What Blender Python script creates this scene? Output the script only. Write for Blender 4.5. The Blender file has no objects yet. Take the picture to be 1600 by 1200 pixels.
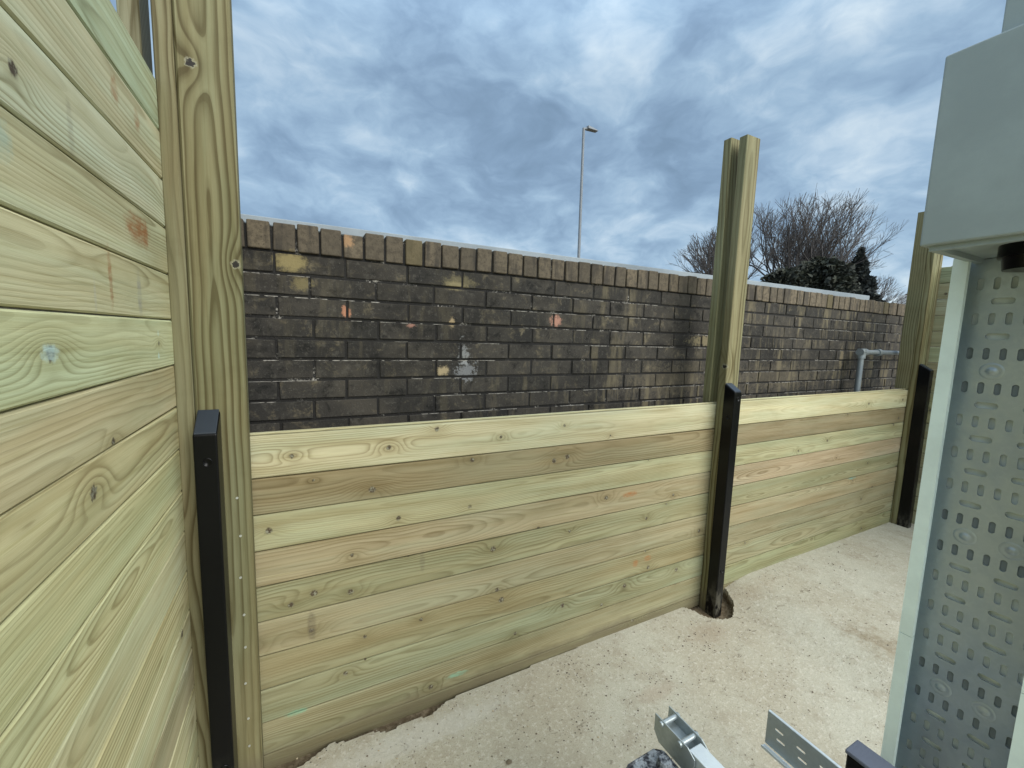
import bpy, bmesh, math, random
from mathutils import Vector, Matrix, noise
R_ = math.radians
random.seed(7)
sc = bpy.context.scene

# ------------------------------------------------------------------ camera
YAW, PITCH, ROLL, FPX = 0.471906478, 0.114363876, 0.0300357855, 649.7166
CAMP = Vector((0, -1.5, 1.494))
fwd = Vector((math.sin(YAW)*math.cos(PITCH), math.cos(YAW)*math.cos(PITCH), -math.sin(PITCH)))
rt = Vector((math.cos(YAW), -math.sin(YAW), 0)); up = rt.cross(fwd)
rt2 = math.cos(ROLL)*rt + math.sin(ROLL)*up; up2 = -math.sin(ROLL)*rt + math.cos(ROLL)*up
cam = bpy.data.cameras.new('camera'); camo = bpy.data.objects.new('camera', cam)
sc.collection.objects.link(camo)
m3 = Matrix((rt2, up2, -fwd)).transposed()
camo.matrix_world = Matrix.Translation(CAMP) @ m3.to_4x4()
cam.sensor_width = 36; cam.lens = 36*FPX/1600; cam.clip_start = .02; cam.clip_end = 2000
sc.camera = camo
sc.render.resolution_x, sc.render.resolution_y = 1024, 768
sc.view_settings.view_transform = 'Standard'; sc.view_settings.look = 'None'
sc.view_settings.exposure = 0.50; sc.view_settings.gamma = 1

# ------------------------------------------------------------------ light
SUND = Vector((0.34, -0.85, 0.62)).normalized()      # towards the light
sun = bpy.data.lights.new('sun', 'SUN'); suno = bpy.data.objects.new('sun', sun)
sc.collection.objects.link(suno)
sun.energy = 2.3; sun.angle = R_(50); sun.color = (1, .955, .87)
suno.rotation_euler = SUND.to_track_quat('Z', 'Y').to_euler()

world = bpy.data.worlds.new('World'); sc.world = world; world.use_nodes = True
W = world.node_tree; W.nodes.clear()


class NT:
    """tiny helper for node maths"""
    def __init__(s, tree): s.t = tree
    def n(s, typ, **kw):
        nd = s.t.nodes.new(typ)
        for k, v in kw.items(): setattr(nd, k, v)
        return nd
    def put(s, sock, v):
        if v is None: return
        if hasattr(v, 'is_output') or isinstance(v, bpy.types.NodeSocket): s.t.links.new(v, sock)
        else: sock.default_value = v
    def m(s, op, a, b=None, c=None, clamp=False):
        nd = s.n('ShaderNodeMath', operation=op); nd.use_clamp = clamp
        s.put(nd.inputs[0], a); s.put(nd.inputs[1], b); s.put(nd.inputs[2], c)
        return nd.outputs[0]
    def v(s, op, a, b=None):
        nd = s.n('ShaderNodeVectorMath', operation=op)
        s.put(nd.inputs[0], a); s.put(nd.inputs[1], b)
        return nd.outputs['Value'] if op in ('LENGTH', 'DOT_PRODUCT', 'DISTANCE') else nd.outputs[0]
    def xyz(s, v):
        nd = s.n('ShaderNodeSeparateXYZ'); s.put(nd.inputs[0], v); return nd.outputs
    def comb(s, x, y, z):
        nd = s.n('ShaderNodeCombineXYZ')
        for i, q in enumerate((x, y, z)): s.put(nd.inputs[i], q)
        return nd.outputs[0]
    def mix(s, f, a, b, mode='MIX'):
        nd = s.n('ShaderNodeMix', data_type='RGBA', blend_type=mode)
        s.put(nd.inputs[0], f)
        s.put(nd.inputs[6], (*a, 1) if isinstance(a, tuple) and len(a) == 3 else a)
        s.put(nd.inputs[7], (*b, 1) if isinstance(b, tuple) and len(b) == 3 else b)
        return nd.outputs[2]
    def noise(s, vec, scale=1, detail=4, rough=.5, dist=0, col=False):
        nd = s.n('ShaderNodeTexNoise'); s.put(nd.inputs['Vector'], vec)
        nd.inputs['Scale'].default_value = scale; nd.inputs['Detail'].default_value = detail
        nd.inputs['Roughness'].default_value = rough; nd.inputs['Distortion'].default_value = dist
        return nd.outputs[1 if col else 0]
    def ss(s, x, lo, hi, a=0., b=1.):
        nd = s.n('ShaderNodeMapRange', interpolation_type='SMOOTHSTEP')
        for i, q in enumerate((x, lo, hi, a, b)): s.put(nd.inputs[i], q)
        return nd.outputs[0]
    def ramp(s, f, stops, interp='LINEAR'):
        nd = s.n('ShaderNodeValToRGB'); s.put(nd.inputs[0], f)
        r = nd.color_ramp; r.interpolation = interp
        while len(r.elements) < len(stops): r.elements.new(.5)
        for e, (p, c) in zip(r.elements, stops):
            e.position = p; e.color = (*c, 1) if len(c) == 3 else c
        return nd.outputs[0]


w = NT(W)
tc = w.n('ShaderNodeTexCoord').outputs['Generated']
dx, dy, dz = w.xyz(w.v('NORMALIZE', tc))[:3]
el = w.m('MAXIMUM', dz, 0.0)
den = w.m('ADD', el, .16)
px, py = w.m('DIVIDE', dx, den), w.m('DIVIDE', dy, den)
pc = w.comb(w.m('ADD', px, 3.1), w.m('ADD', py, 1.7), 0.0)
pv = w.comb(w.m('ADD', w.m('MULTIPLY', px, .55), w.m('MULTIPLY', dx, 1.3)), w.m('ADD', w.m('MULTIPLY', py, .45), w.m('MULTIPLY', dy, 1.3)), w.m('MULTIPLY', dz, 3.4))
warp = w.v('SUBTRACT', w.noise(pv, 2.2, 3, .5, 0, True), (.5, .5, .5))
pv = w.v('ADD', pv, w.v('MULTIPLY', warp, (.35, .35, .35)))
big = w.noise(pv, 1.05, 3, .5, .2)
med = w.noise(pv, 2.7, 6, .52, .25)
fine = w.noise(pv, 8.0, 6, .6, .3)
cl = w.m('ADD', w.m('ADD', w.m('MULTIPLY', big, .40), w.m('MULTIPLY', med, .46)), w.m('MULTIPLY', fine, .14))
cl = w.m('ADD', cl, w.ss(dz, 0.0, .34, .085, 0.0))
cl = w.m('ADD', cl, w.ss(dx, .2, .9, -.005, .03))
cloud = w.ramp(cl, [(.38, (.150, .228, .325)), (.44, (.182, .272, .385)), (.485, (.222, .325, .445)),
                    (.53, (.270, .385, .505)), (.585, (.36, .47, .575)), (.67, (.52, .61, .67))])
sky = w.n('ShaderNodeTexSky', sky_type='NISHITA'); sky.sun_disc = False
sky.sun_elevation = math.asin(SUND.z); sky.sun_rotation = math.atan2(SUND.x, SUND.y)
skyc = w.mix(1.0, sky.outputs[0], (.09, .09, .09), 'MULTIPLY')
col = w.mix(.88, skyc, cloud)
# an overcast sky is brighter overhead and on the side the sun stands behind the cloud
boost = w.m('ADD', w.ss(dz, .45, .9, 1.0, 2.3), w.ss(dy, -.1, -.8, 0.0, 1.5))
colb = w.v('SCALE', col); sn = colb.node; w.put(sn.inputs['Scale'], boost)
# warm/neutral light in the bright part of the cloud
colb = w.mix(w.ss(boost, 1.2, 3.0, 0.0, .55), colb, (1.15, 1.15, 1.05))
bg = w.n('ShaderNodeBackground'); w.put(bg.inputs[0], colb); bg.inputs[1].default_value = 1.0
wo = w.n('ShaderNodeOutputWorld'); W.links.new(bg.outputs[0], wo.inputs[0])


# ------------------------------------------------------------------ object helpers
def link(o):
    sc.collection.objects.link(o); return o

def tag(o, label=None, cat=None, group=None, kind=None):
    if label: o['label'] = label
    if cat: o['category'] = cat
    if group: o['group'] = group
    if kind: o['kind'] = kind
    return o

def empty(name, loc, label, cat, group=None):
    o = bpy.data.objects.new(name, None); o.location = loc; o.empty_display_size = .1
    link(o); return tag(o, label, cat, group)


class MB:
    """mesh collector with a grain coordinate, a random triple and a tint per vertex"""
    def __init__(s): s.v = []; s.f = []; s.gc = []; s.rc = []; s.tc = []; s.sm = []
    def add(s, vs, fs, gc=None, rc=(0, 0, 0), tint=(1, 1, 1), smooth=False):
        b = len(s.v); s.v += [tuple(q) for q in vs]
        s.f += [tuple(b+i for i in q) for q in fs]; s.sm += [smooth]*len(fs)
        s.gc += list(gc) if gc else [tuple(q) for q in vs]
        s.rc += [rc]*len(vs); s.tc += [tint]*len(vs)
        return s
    def box(s, lo, hi, **k):
        x0, y0, z0 = lo; x1, y1, z1 = hi
        return s.add([(x0, y0, z0), (x1, y0, z0), (x1, y1, z0), (x0, y1, z0), (x0, y0, z1), (x1, y0, z1), (x1, y1, z1), (x0, y1, z1)],
                     [(0, 3, 2, 1), (4, 5, 6, 7), (0, 1, 5, 4), (1, 2, 6, 5), (2, 3, 7, 6), (3, 0, 4, 7)], **k)
    def prism(s, org, along, across, depth, L, wd, th, c=.002, tint=(1, 1, 1), rc=None, segs=1, wob=0.0, c2=None):
        """chamfered timber: org = centre of the start of its face, depth points INTO the timber"""
        org, al, ac, dp = Vector(org), Vector(along), Vector(across), Vector(depth)
        rc = rc or (random.random(), random.random(), random.random()); off = random.uniform(0, 40)
        h = wd/2; c2 = c if c2 is None else c2
        prof = [(-h+c, 0), (h-c2, 0), (h, c2), (h, th-c2), (h-c2, th), (-h+c, th), (-h, th-c), (-h, c)]
        vs, gc = [], []
        for i in range(segs+1):
            t = L*i/segs
            d = wob*noise.noise(Vector((off+t*1.7, off, 0)))
            for a, b in prof:
                vs.append(org+al*t+ac*(a+d*.5)+dp*(b+d)); gc.append((t+off, a, b))
        n = len(prof); fs = []
        for i in range(segs):
            for j in range(n):
                k = (j+1) % n; fs.append((i*n+j, i*n+k, (i+1)*n+k, (i+1)*n+j))
        fs.append(tuple(range(n-1, -1, -1))); fs.append(tuple(segs*n+j for j in range(n)))
        return s.add(vs, fs, gc, rc, tint)
    def tube(s, a, b, r0, r1=None, n=12, cap=True, **k):
        a, b = Vector(a), Vector(b); r1 = r0 if r1 is None else r1
        d = (b-a).normalized(); x = d.orthogonal().normalized(); y = d.cross(x)
        vs = [p+(x*math.cos(2*math.pi*i/n)+y*math.sin(2*math.pi*i/n))*r for p, r in ((a, r0), (b, r1)) for i in range(n)]
        fs = [(i, (i+1) % n, n+(i+1) % n, n+i) for i in range(n)]
        s.add(vs, fs, smooth=True, **k)
        if cap:
            s.add(vs[:n], [tuple(range(n-1, -1, -1))], **k); s.add(vs[n:], [tuple(range(n))], **k)
        return s
    def build(s, name, mat, parent=None, loc=None, bevel=0, bseg=2):
        me = bpy.data.meshes.new(name)
        o = bpy.data.objects.new(name, me)
        base = Vector((0, 0, 0))
        if parent is not None:
            o.parent = parent; base = Vector(parent.location)
            q = parent.parent
            while q is not None: base += Vector(q.location); q = q.parent
        elif loc is not None: o.location = loc; base = Vector(loc)
        me.from_pydata([tuple(Vector(q)-base) for q in s.v], [], s.f)
        me.polygons.foreach_set('use_smooth', s.sm)
        for nm, dat in (('gc', s.gc), ('rc', s.rc), ('tint', s.tc)):
            a = me.attributes.new(nm, 'FLOAT_VECTOR', 'POINT')
            a.data.foreach_set('vector', [x for q in dat for x in q])
        bm = bmesh.new(); bm.from_mesh(me); bmesh.ops.recalc_face_normals(bm, faces=bm.faces); bm.to_mesh(me); bm.free()
        me.materials.append(mat); link(o)
        if bevel:
            b = o.modifiers.new('bevel', 'BEVEL'); b.width = bevel; b.segments = bseg; b.limit_method = 'ANGLE'; b.angle_limit = R_(40)
        return o


# ------------------------------------------------------------------ materials
def newmat(name):
    m = bpy.data.materials.new(name); m.use_nodes = True
    t = m.node_tree; t.nodes.clear(); n = NT(t)
    b = n.n('ShaderNodeBsdfPrincipled'); o = n.n('ShaderNodeOutputMaterial')
    t.links.new(b.outputs[0], o.inputs[0])
    return m, n, b

def bump(n, bsdf, h, strength=.3, dist=.002):
    bp = n.n('ShaderNodeBump'); bp.inputs['Strength'].default_value = strength; bp.inputs['Distance'].default_value = dist
    n.put(bp.inputs['Height'], h); n.put(bsdf.inputs['Normal'], bp.outputs[0])

def attr(n, name):
    a = n.n('ShaderNodeAttribute'); a.attribute_name = name; return a.outputs['Vector']

def blob(n, P, c, r, amp=.5, ns=40, lo=.45, hi=1.15):
    """soft-edged ragged patch at a world place"""
    d = n.v('DIVIDE', n.v('SUBTRACT', P, tuple(c)), tuple(r))
    L = n.v('LENGTH', d)
    L = n.m('ADD', L, n.m('MULTIPLY', n.m('SUBTRACT', n.noise(P, ns*1.5, 6, .72), .5), amp*3.4))
    return n.ss(L, hi, lo)

def wood(name, knots=(), stains=(), wet=None, vertical=False, contrast=1.0, kdens=.5, rs=1.0):
    m, n, b = newmat(name)
    gc, rc, tint = attr(n, 'gc'), attr(n, 'rc'), attr(n, 'tint')
    P = n.n('ShaderNodeNewGeometry').outputs['Position']
    gx, gy, gz = n.xyz(gc)[:3]; r0, r1, r2 = n.xyz(rc)[:3]
    # low frequency wander of the pith along the board
    n1 = n.noise(n.comb(n.m('MULTIPLY', gx, 1.1), n.m('MULTIPLY', r0, 9.), 0.0), 1, 2, .5)
    n2 = n.noise(n.comb(n.m('MULTIPLY', gx, .9), 5.0, n.m('MULTIPLY', r1, 9.)), 1, 3, .45)
    fib = n.noise(n.comb(n.m('MULTIPLY', gx, 5.), n.m('MULTIPLY', gy, 55.), n.m('MULTIPLY', gz, 55.)), 1, 3, .5)
    A = n.m('ADD', n.m('ADD', gy, n.m('MULTIPLY', n.m('SUBTRACT', r0, .5), .10)), n.m('MULTIPLY', n.m('SUBTRACT', n1, .5), .06))
    D = n.m('ADD', n.m('ADD', gz, n.m('ADD', .008, n.m('MULTIPLY', r1, .07))), n.m('MULTIPLY', n.m('SUBTRACT', n2, .5), .13))
    rr = n.m('SQRT', n.m('ADD', n.m('ADD', n.m('MULTIPLY', A, A), n.m('MULTIPLY', D, D)), .00003))
    rr = n.m('ADD', rr, n.m('MULTIPLY', n.m('SUBTRACT', fib, .5), .0022))
    # scattered knots
    sx, sy = 2.3, 5.5
    vin = n.comb(n.m('MULTIPLY', gx, sx), n.m('ADD', n.m('MULTIPLY', gy, sy), n.m('MULTIPLY', r2, 7.)), 0.0)
    vo = n.n('ShaderNodeTexVoronoi'); vo.voronoi_dimensions = '2D'; vo.inputs['Scale'].default_value = 1
    n.put(vo.inputs['Vector'], vin)
    df = n.xyz(n.v('SUBTRACT', vin, vo.outputs['Position'])); cr, cg, cb = n.xyz(vo.outputs['Color'])[:3]
    kx, ky = n.m('DIVIDE', df[0], sx), n.m('DIVIDE', df[1], sy)
    ks = n.m('ADD', .0045, n.m('MULTIPLY', cg, .009))
    keep = n.ss(cr, 1-kdens, 1-kdens+.02)
    kd = n.m('DIVIDE', n.m('SQRT', n.m('ADD', n.m('MULTIPLY', kx, kx), n.m('MULTIPLY', ky, ky))), ks)
    kd = n.m('ADD', kd, n.m('MULTIPLY', n.m('SUBTRACT', n.noise(P, 130, 3, .6), .5), 1.3))
    kw = n.m('DIVIDE', n.m('SQRT', n.m('ADD', n.m('MULTIPLY', n.m('MULTIPLY', kx, kx), .22), n.m('MULTIPLY', ky, ky))), ks)
    sw = n.m('MULTIPLY', n.m('EXPONENT', n.m('MULTIPLY', n.m('MULTIPLY', kw, kw), -.16)), keep)
    core = n.m('MULTIPLY', n.ss(kd, 1.25, .55), keep)
    rr = n.m('ADD', rr, n.m('MULTIPLY', sw, n.m('MULTIPLY', ks, 2.1)))
    halo = n.m('MULTIPLY', sw, .8)
    kmin = 9.0
    for (kc, kr) in knots:
        d = n.v('SUBTRACT', P, tuple(kc)); dd = n.xyz(d)
        if vertical: dl, da = dd[2], n.m('SQRT', n.m('ADD', n.m('MULTIPLY', dd[0], dd[0]), n.m('MULTIPLY', dd[1], dd[1])))
        else: dl, da = n.m('SQRT', n.m('ADD', n.m('MULTIPLY', dd[0], dd[0]), n.m('MULTIPLY', dd[1], dd[1]))), dd[2]
        k1 = n.m('ADD', n.m('DIVIDE', n.v('LENGTH', d), kr), n.m('MULTIPLY', n.m('SUBTRACT', n.noise(P, 130, 3, .6), .5), 1.5))
        e = n.m('DIVIDE', n.m('ADD', n.m('MULTIPLY', n.m('MULTIPLY', dl, dl), .22), n.m('MULTIPLY', da, da)), kr*kr)
        e = n.m('EXPONENT', n.m('MULTIPLY', e, -.16))
        rr = n.m('ADD', rr, n.m('MULTIPLY', e, kr*2.3))
        kmin = n.m('MINIMUM', kmin, k1)
        core = n.m('MAXIMUM', core, n.ss(k1, 1.25, .5)); halo = n.m('MAXIMUM', halo, n.m('MULTIPLY', e, .9))
    sp = n.m('ADD', .0052*rs, n.m('MULTIPLY', r2, .0055*rs))
    fr = n.m('FRACT', n.m('DIVIDE', rr, sp))
    ring = n.ramp(fr, [(0, (.25,)*3), (.12, (0,)*3), (.45, (.10,)*3), (.74, (.62,)*3), (.86, (1,)*3), (.97, (.75,)*3), (1, (.25,)*3)])
    ringv = n.xyz(ring)[0]
    amt = n.noise(n.comb(n.m('MULTIPLY', gx, .9), n.m('MULTIPLY', gy, 9.), r0), 1, 3, .5)
    amt = n.ss(amt, .36, .66, .30, 1.0)
    ringc = n.m('MULTIPLY', n.m('MULTIPLY', ringv, amt), contrast)
    # colour : greenish preservative over pale pine
    patch = n.noise(n.comb(n.m('MULTIPLY', gx, 1.6), n.m('MULTIPLY', gy, 14.), n.m('MULTIPLY', r1, 7.)), 1, 5, .55)
    streak = n.noise(n.comb(n.m('MULTIPLY', gx, 2.4), n.m('MULTIPLY', gy, 110.), n.m('MULTIPLY', gz, 60.)), 1, 4, .6)
    base = n.mix(n.ss(patch, .35, .68), (.372, .342, .224), (.350, .352, .242))
    base = n.mix(1.0, base, tint, 'MULTIPLY')
    base = n.mix(n.ss(streak, .5, .70, 0, .6), base, n.mix(1.0, base, (.70, .665, .55), 'MULTIPLY'))
    tone = n.noise(n.comb(n.m('MULTIPLY', gx, 1.3), n.m('MULTIPLY', gy, 22.), n.m('MULTIPLY', r2, 9.)), 1, 5, .62)
    base = n.mix(n.ss(tone, .38, .64, 0, .55), base, n.mix(1.0, base, (.66, .61, .49), 'MULTIPLY'))
    base = n.mix(n.ss(tone, .44, .30, 0, .4), base, n.mix(1.0, base, (1.12, 1.16, 1.10), 'MULTIPLY'))
    base = n.mix(n.m('MULTIPLY', ringc, .80), base, n.mix(1.0, base, (.47, .42, .33), 'MULTIPLY'))
    base = n.mix(n.m('MULTIPLY', halo, .6), base, n.mix(1.0, base, (.62, .56, .44), 'MULTIPLY'))
    dark = n.mix(n.ss(cb, .65, .75), (.085, .062, .035), (.32, .37, .31))
    dark = n.mix(n.ss(kd, .2, .6), dark, (.15, .12, .07))
    if knots: dark = n.mix(n.ss(n.noise(P, 110, 3), .44, .66), (.070, .052, .032), (.24, .235, .17))
    if vertical: dark = n.mix(n.ss(kmin, .85, .60), (.30, .29, .21), (.022, .019, .016))
    base = n.mix(core, base, dark)
    for st in stains:
        mk = blob(n, P, st[0], st[1], st[4] if len(st) > 4 else .45, 60)
        mk = n.m('MULTIPLY', mk, n.ss(n.noise(n.v('MULTIPLY', P, (30, 30, 90)), 1, 4), .35, .62, .45, 1.0))
        base = n.mix(n.m('MULTIPLY', mk, st[3]), base, st[2])
    # scuffs and handling dirt across the grain
    dirt = n.noise(n.v('MULTIPLY', P, (2.2, 2.2, 3.5)), 1, 6, .65)
    base = n.mix(n.ss(dirt, .52, .78, 0, .45), base, n.mix(1.0, base, (.66, .62, .55), 'MULTIPLY'))
    if wet:
        pz = n.xyz(P)[2]
        edge = n.m('ADD', pz, n.m('MULTIPLY', n.m('SUBTRACT', n.noise(P, 9, 5, .6), .5), -.09))
        base = n.mix(n.m('MULTIPLY', n.ss(edge, wet+.02, wet-.045, 0, .75), n.ss(n.noise(n.v('MULTIPLY', P, (2.5, 2.5, 14)), 1, 5, .6), .3, .6, .45, 1.)), base, (.135, .112, .070))
    n.put(b.inputs['Base Color'], base)
    b.inputs['Roughness'].default_value = .72; b.inputs['Specular IOR Level'].default_value = .25
    grain = n.noise(n.comb(n.m('MULTIPLY', gx, 18.), n.m('MULTIPLY', gy, 650.), n.m('MULTIPLY', gz, 650.)), 1, 2, .6)
    h = n.m('ADD', n.m('MULTIPLY', grain, .5), n.m('ADD', n.m('MULTIPLY', ringv, -.35), n.m('MULTIPLY', halo, .9)))
    bump(n, b, h, .5, .0015)
    return m

def galv(name, base=(.42, .47, .48), rough=.42, metal=.55, spangle=.5):
    m, n, b = newmat(name)
    P = n.n('ShaderNodeNewGeometry').outputs['Position']
    vo = n.n('ShaderNodeTexVoronoi'); vo.inputs['Scale'].default_value = 130; n.put(vo.inputs['Vector'], P)
    s = n.xyz(vo.outputs['Color'])[0]
    big = n.noise(P, 7, 5, .6)
    c = n.mix(n.m('MULTIPLY', s, spangle*.5), base, tuple(x*.7 for x in base))
    c = n.mix(n.ss(big, .42, .68, 0, .55), c, tuple(x*y for x, y in zip(base, (.66, .70, .80))))
    n.put(b.inputs['Base Color'], c); b.inputs['Metallic'].default_value = metal
    n.put(b.inputs['Roughness'], n.m('ADD', rough-.08, n.m('MULTIPLY', s, .16)))
    bump(n, b, n.noise(P, 60, 4), .06, .002)
    return m

def paint(name, c, rough=.5, spec=.4, dust=(0, (.3, .28, .22)), grain=.03, zt=.22):
    m, n, b = newmat(name)
    P = n.n('ShaderNodeNewGeometry').outputs['Position']
    v = n.noise(P, 5, 6, .65)
    cc = n.mix(n.ss(v, .35, .7), c, tuple(x*.86 for x in c))
    if dust[0]:
        d = n.noise(n.v('MULTIPLY', P, (40, 40, 14)), 1, 5, .7)
        z = n.xyz(P)[2]
        k = n.m('ADD', n.ss(d, .62, .80, 0, .10*(c[0] > .004)), n.m('MULTIPLY', n.ss(z, zt, .0), n.ss(d, .42, .60, 0, dust[0])))
        cc = n.mix(k, cc, dust[1])
    n.put(b.inputs['Base Color'], cc); b.inputs['Roughness'].default_value = rough
    b.inputs['Specular IOR Level'].default_value = spec
    bump(n, b, n.noise(P, 260, 3), grain*6, .0006)
    return m

M_brace = paint('brace_steel', (.17, .20, .215), .6, .3)
M_pipe = galv('dull_galvanised_pipe', (.24, .27, .28), .5, .4)
ORANGE = (.30, .115, .032)
TEAL = (.40, .52, .46)
M_fence = wood('wood_fence', wet=.065, contrast=.85, rs=.85, kdens=.55, knots=[((-0.034, 0, 1.083), 0.008), ((0.276, 0, 1.081), 0.01), ((0.723, 0, 1.083), 0.007), ((1.032, 0, 1.109), 0.007), ((0.217, 0, 0.933), 0.013), ((0.01, 0, 0.454), 0.009), ((0.146, 0, 0.7), 0.008), ((-0.05, 0, 0.567), 0.01), ((0.139, 0, 0.563), 0.011), ((0.699, 0, 0.605), 0.013), ((0.986, 0, 0.954), 0.012), ((0.598, 0, 1), 0.01), ((0.186, 0, 0.373), 0.008), ((0.118, 0, 0.25), 0.009), ((0.396, 0, 0.378), 0.008), ((0.819, 0, 0.183), 0.009), ((1.302, 0, 0.183), 0.01), ((1.564, 0, 0.585), 0.009), ((1.087, 0, 0.608), 0.008)], stains=[
    ((1.444, 0, .732), (.055, .03, .016), ORANGE, .75), ((1.51, 0, .353), (.022, .03, .022), ORANGE, .6),
    ((1.593, 0, .362), (.028, .03, .018), ORANGE, .6), ((.011, 0, .47), (.016, .03, .06), (.10, .08, .055), .7, .25),
    ((-.045, 0, .16), (.04, .03, .012), (.16, .36, .24), .7), ((.55, 0, .085), (.05, .03, .012), (.22, .42, .30), .7),
    ((3.6, 0, .53), (.06, .03, .01), (.12, .30, .26), .7), ((.40, 0, .62), (.012, .03, .05), (.12, .10, .07), .4)])
M_left = wood('wood_left_panel', kdens=.42, knots=[
    ((-.313, -.685, 1.451), .013), ((-.313, -.59, 1.213), .014), ((-.313, -.18, 1.45), .006)],
    stains=[((-.313, -.275, 1.705), (.03, .085, .036), ORANGE, .8, .3), ((-.313, -.225, 1.70), (.03, .02, .04), ORANGE, .7),
            ((-.313, -.447, 1.58), (.03, .010, .065), ORANGE, .65), ((-.313, -.354, 1.954), (.03, .022, .03), ORANGE, .55),
            ((-.313, -.228, 1.947), (.03, .02, .028), ORANGE, .55), ((-.313, -.685, 1.451), (.03, .028, .014), (.50, .66, .62), .8),
            ((-.313, -.18, 1.475), (.03, .006, .008), (.55, .72, .66), .9), ((-.313, -.187, 1.42), (.03, .007, .010), (.55, .72, .66), .9),
            ((-.313, -.75, 1.71), (.03, .03, .03), (.34, .46, .38), .55), ((-.313, -.52, 1.54), (.03, .006, .045), (.46, .45, .33), .6, .2),
            ((-.313, -.29, 1.56), (.03, .016, .06), (.25, .25, .24), .5, .25), ((-.313, -.56, 1.80), (.03, .012, .05), (.20, .18, .13), .35)])
M_post = wood('wood_post', vertical=True, contrast=1.75, rs=1.9, kdens=.0, wet=.09,
              knots=[((-.241, -.045, 2.187), .0125), ((-.160, -.045, 1.675), .012), ((2.030, -.030, 1.367), .015)])
M_screw, _n, _b = newmat('zinc_screw')
_b.inputs['Base Color'].default_value = (.62, .64, .62, 1); _b.inputs['Metallic'].default_value = .7; _b.inputs['Roughness'].default_value = .35
M_black = paint('black_paint', (.0018, .0021, .0028), .28, .22, (.55, (.15, .14, .11)), .012)
M_blackcap = paint('black_cap', (.022, .030, .043), .34, .5)
M_galv = galv('galvanised_steel')
M_lip = paint('galvanised_lip', (.80, .92, .87), .5, .35)
M_tray = galv('perforated_tray', (.41, .465, .50), .36, .6, .3)
M_cab = paint('cabinet_grey', (.32, .37, .365), .42, .35, grain=.05)
M_back = paint('backing_sheet', (.74, .82, .82), .6, .3)
M_rubber = paint('black_rubber', (.012, .014, .02), .6, .3, (1.0, (.34, .38, .42)), .1, 1.2)
M_pale = galv('bright_zinc', (.66, .72, .74), .4, .3, .35)


# ------------------------------------------------------------------ ground
def frange(a, b, st):
    k = max(1, int(round((b-a)/st))); return [a+(b-a)*i/k for i in range(k)]

EDGE = [(-.3, -.08), (-.041, -.056), (.069, -.012), (.13, -.03), (.202, -.023), (.26, -.055), (.316, -.048), (.43, -.055),
        (.507, -.016), (.62, -.012), (.742, -.010), (1.083, -.004), (1.5, .03), (1.631, .05), (2.6, .05)]
def edge_y(x):
    for (a, b), (c, d) in zip(EDGE, EDGE[1:]):
        if a <= x <= c: return b+(d-b)*(x-a)/(c-a)
    return EDGE[0][1] if x < 0 else .05

PIT = [(1.86, .06), (1.925, -.045), (1.965, -.125), (2.01, -.165), (2.07, -.172), (2.12, -.145), (2.185, -.105), (2.25, .0), (2.27, .06)]
def in_pit(x, y):
    c = False; n_ = len(PIT); j = n_-1
    for i in range(n_):
        (xi, yi), (xj, yj) = PIT[i], PIT[j]
        if (yi > y) != (yj > y) and x < (xj-xi)*(y-yi)/(yj-yi)+xi: c = not c
        j = i
    return c

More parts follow.
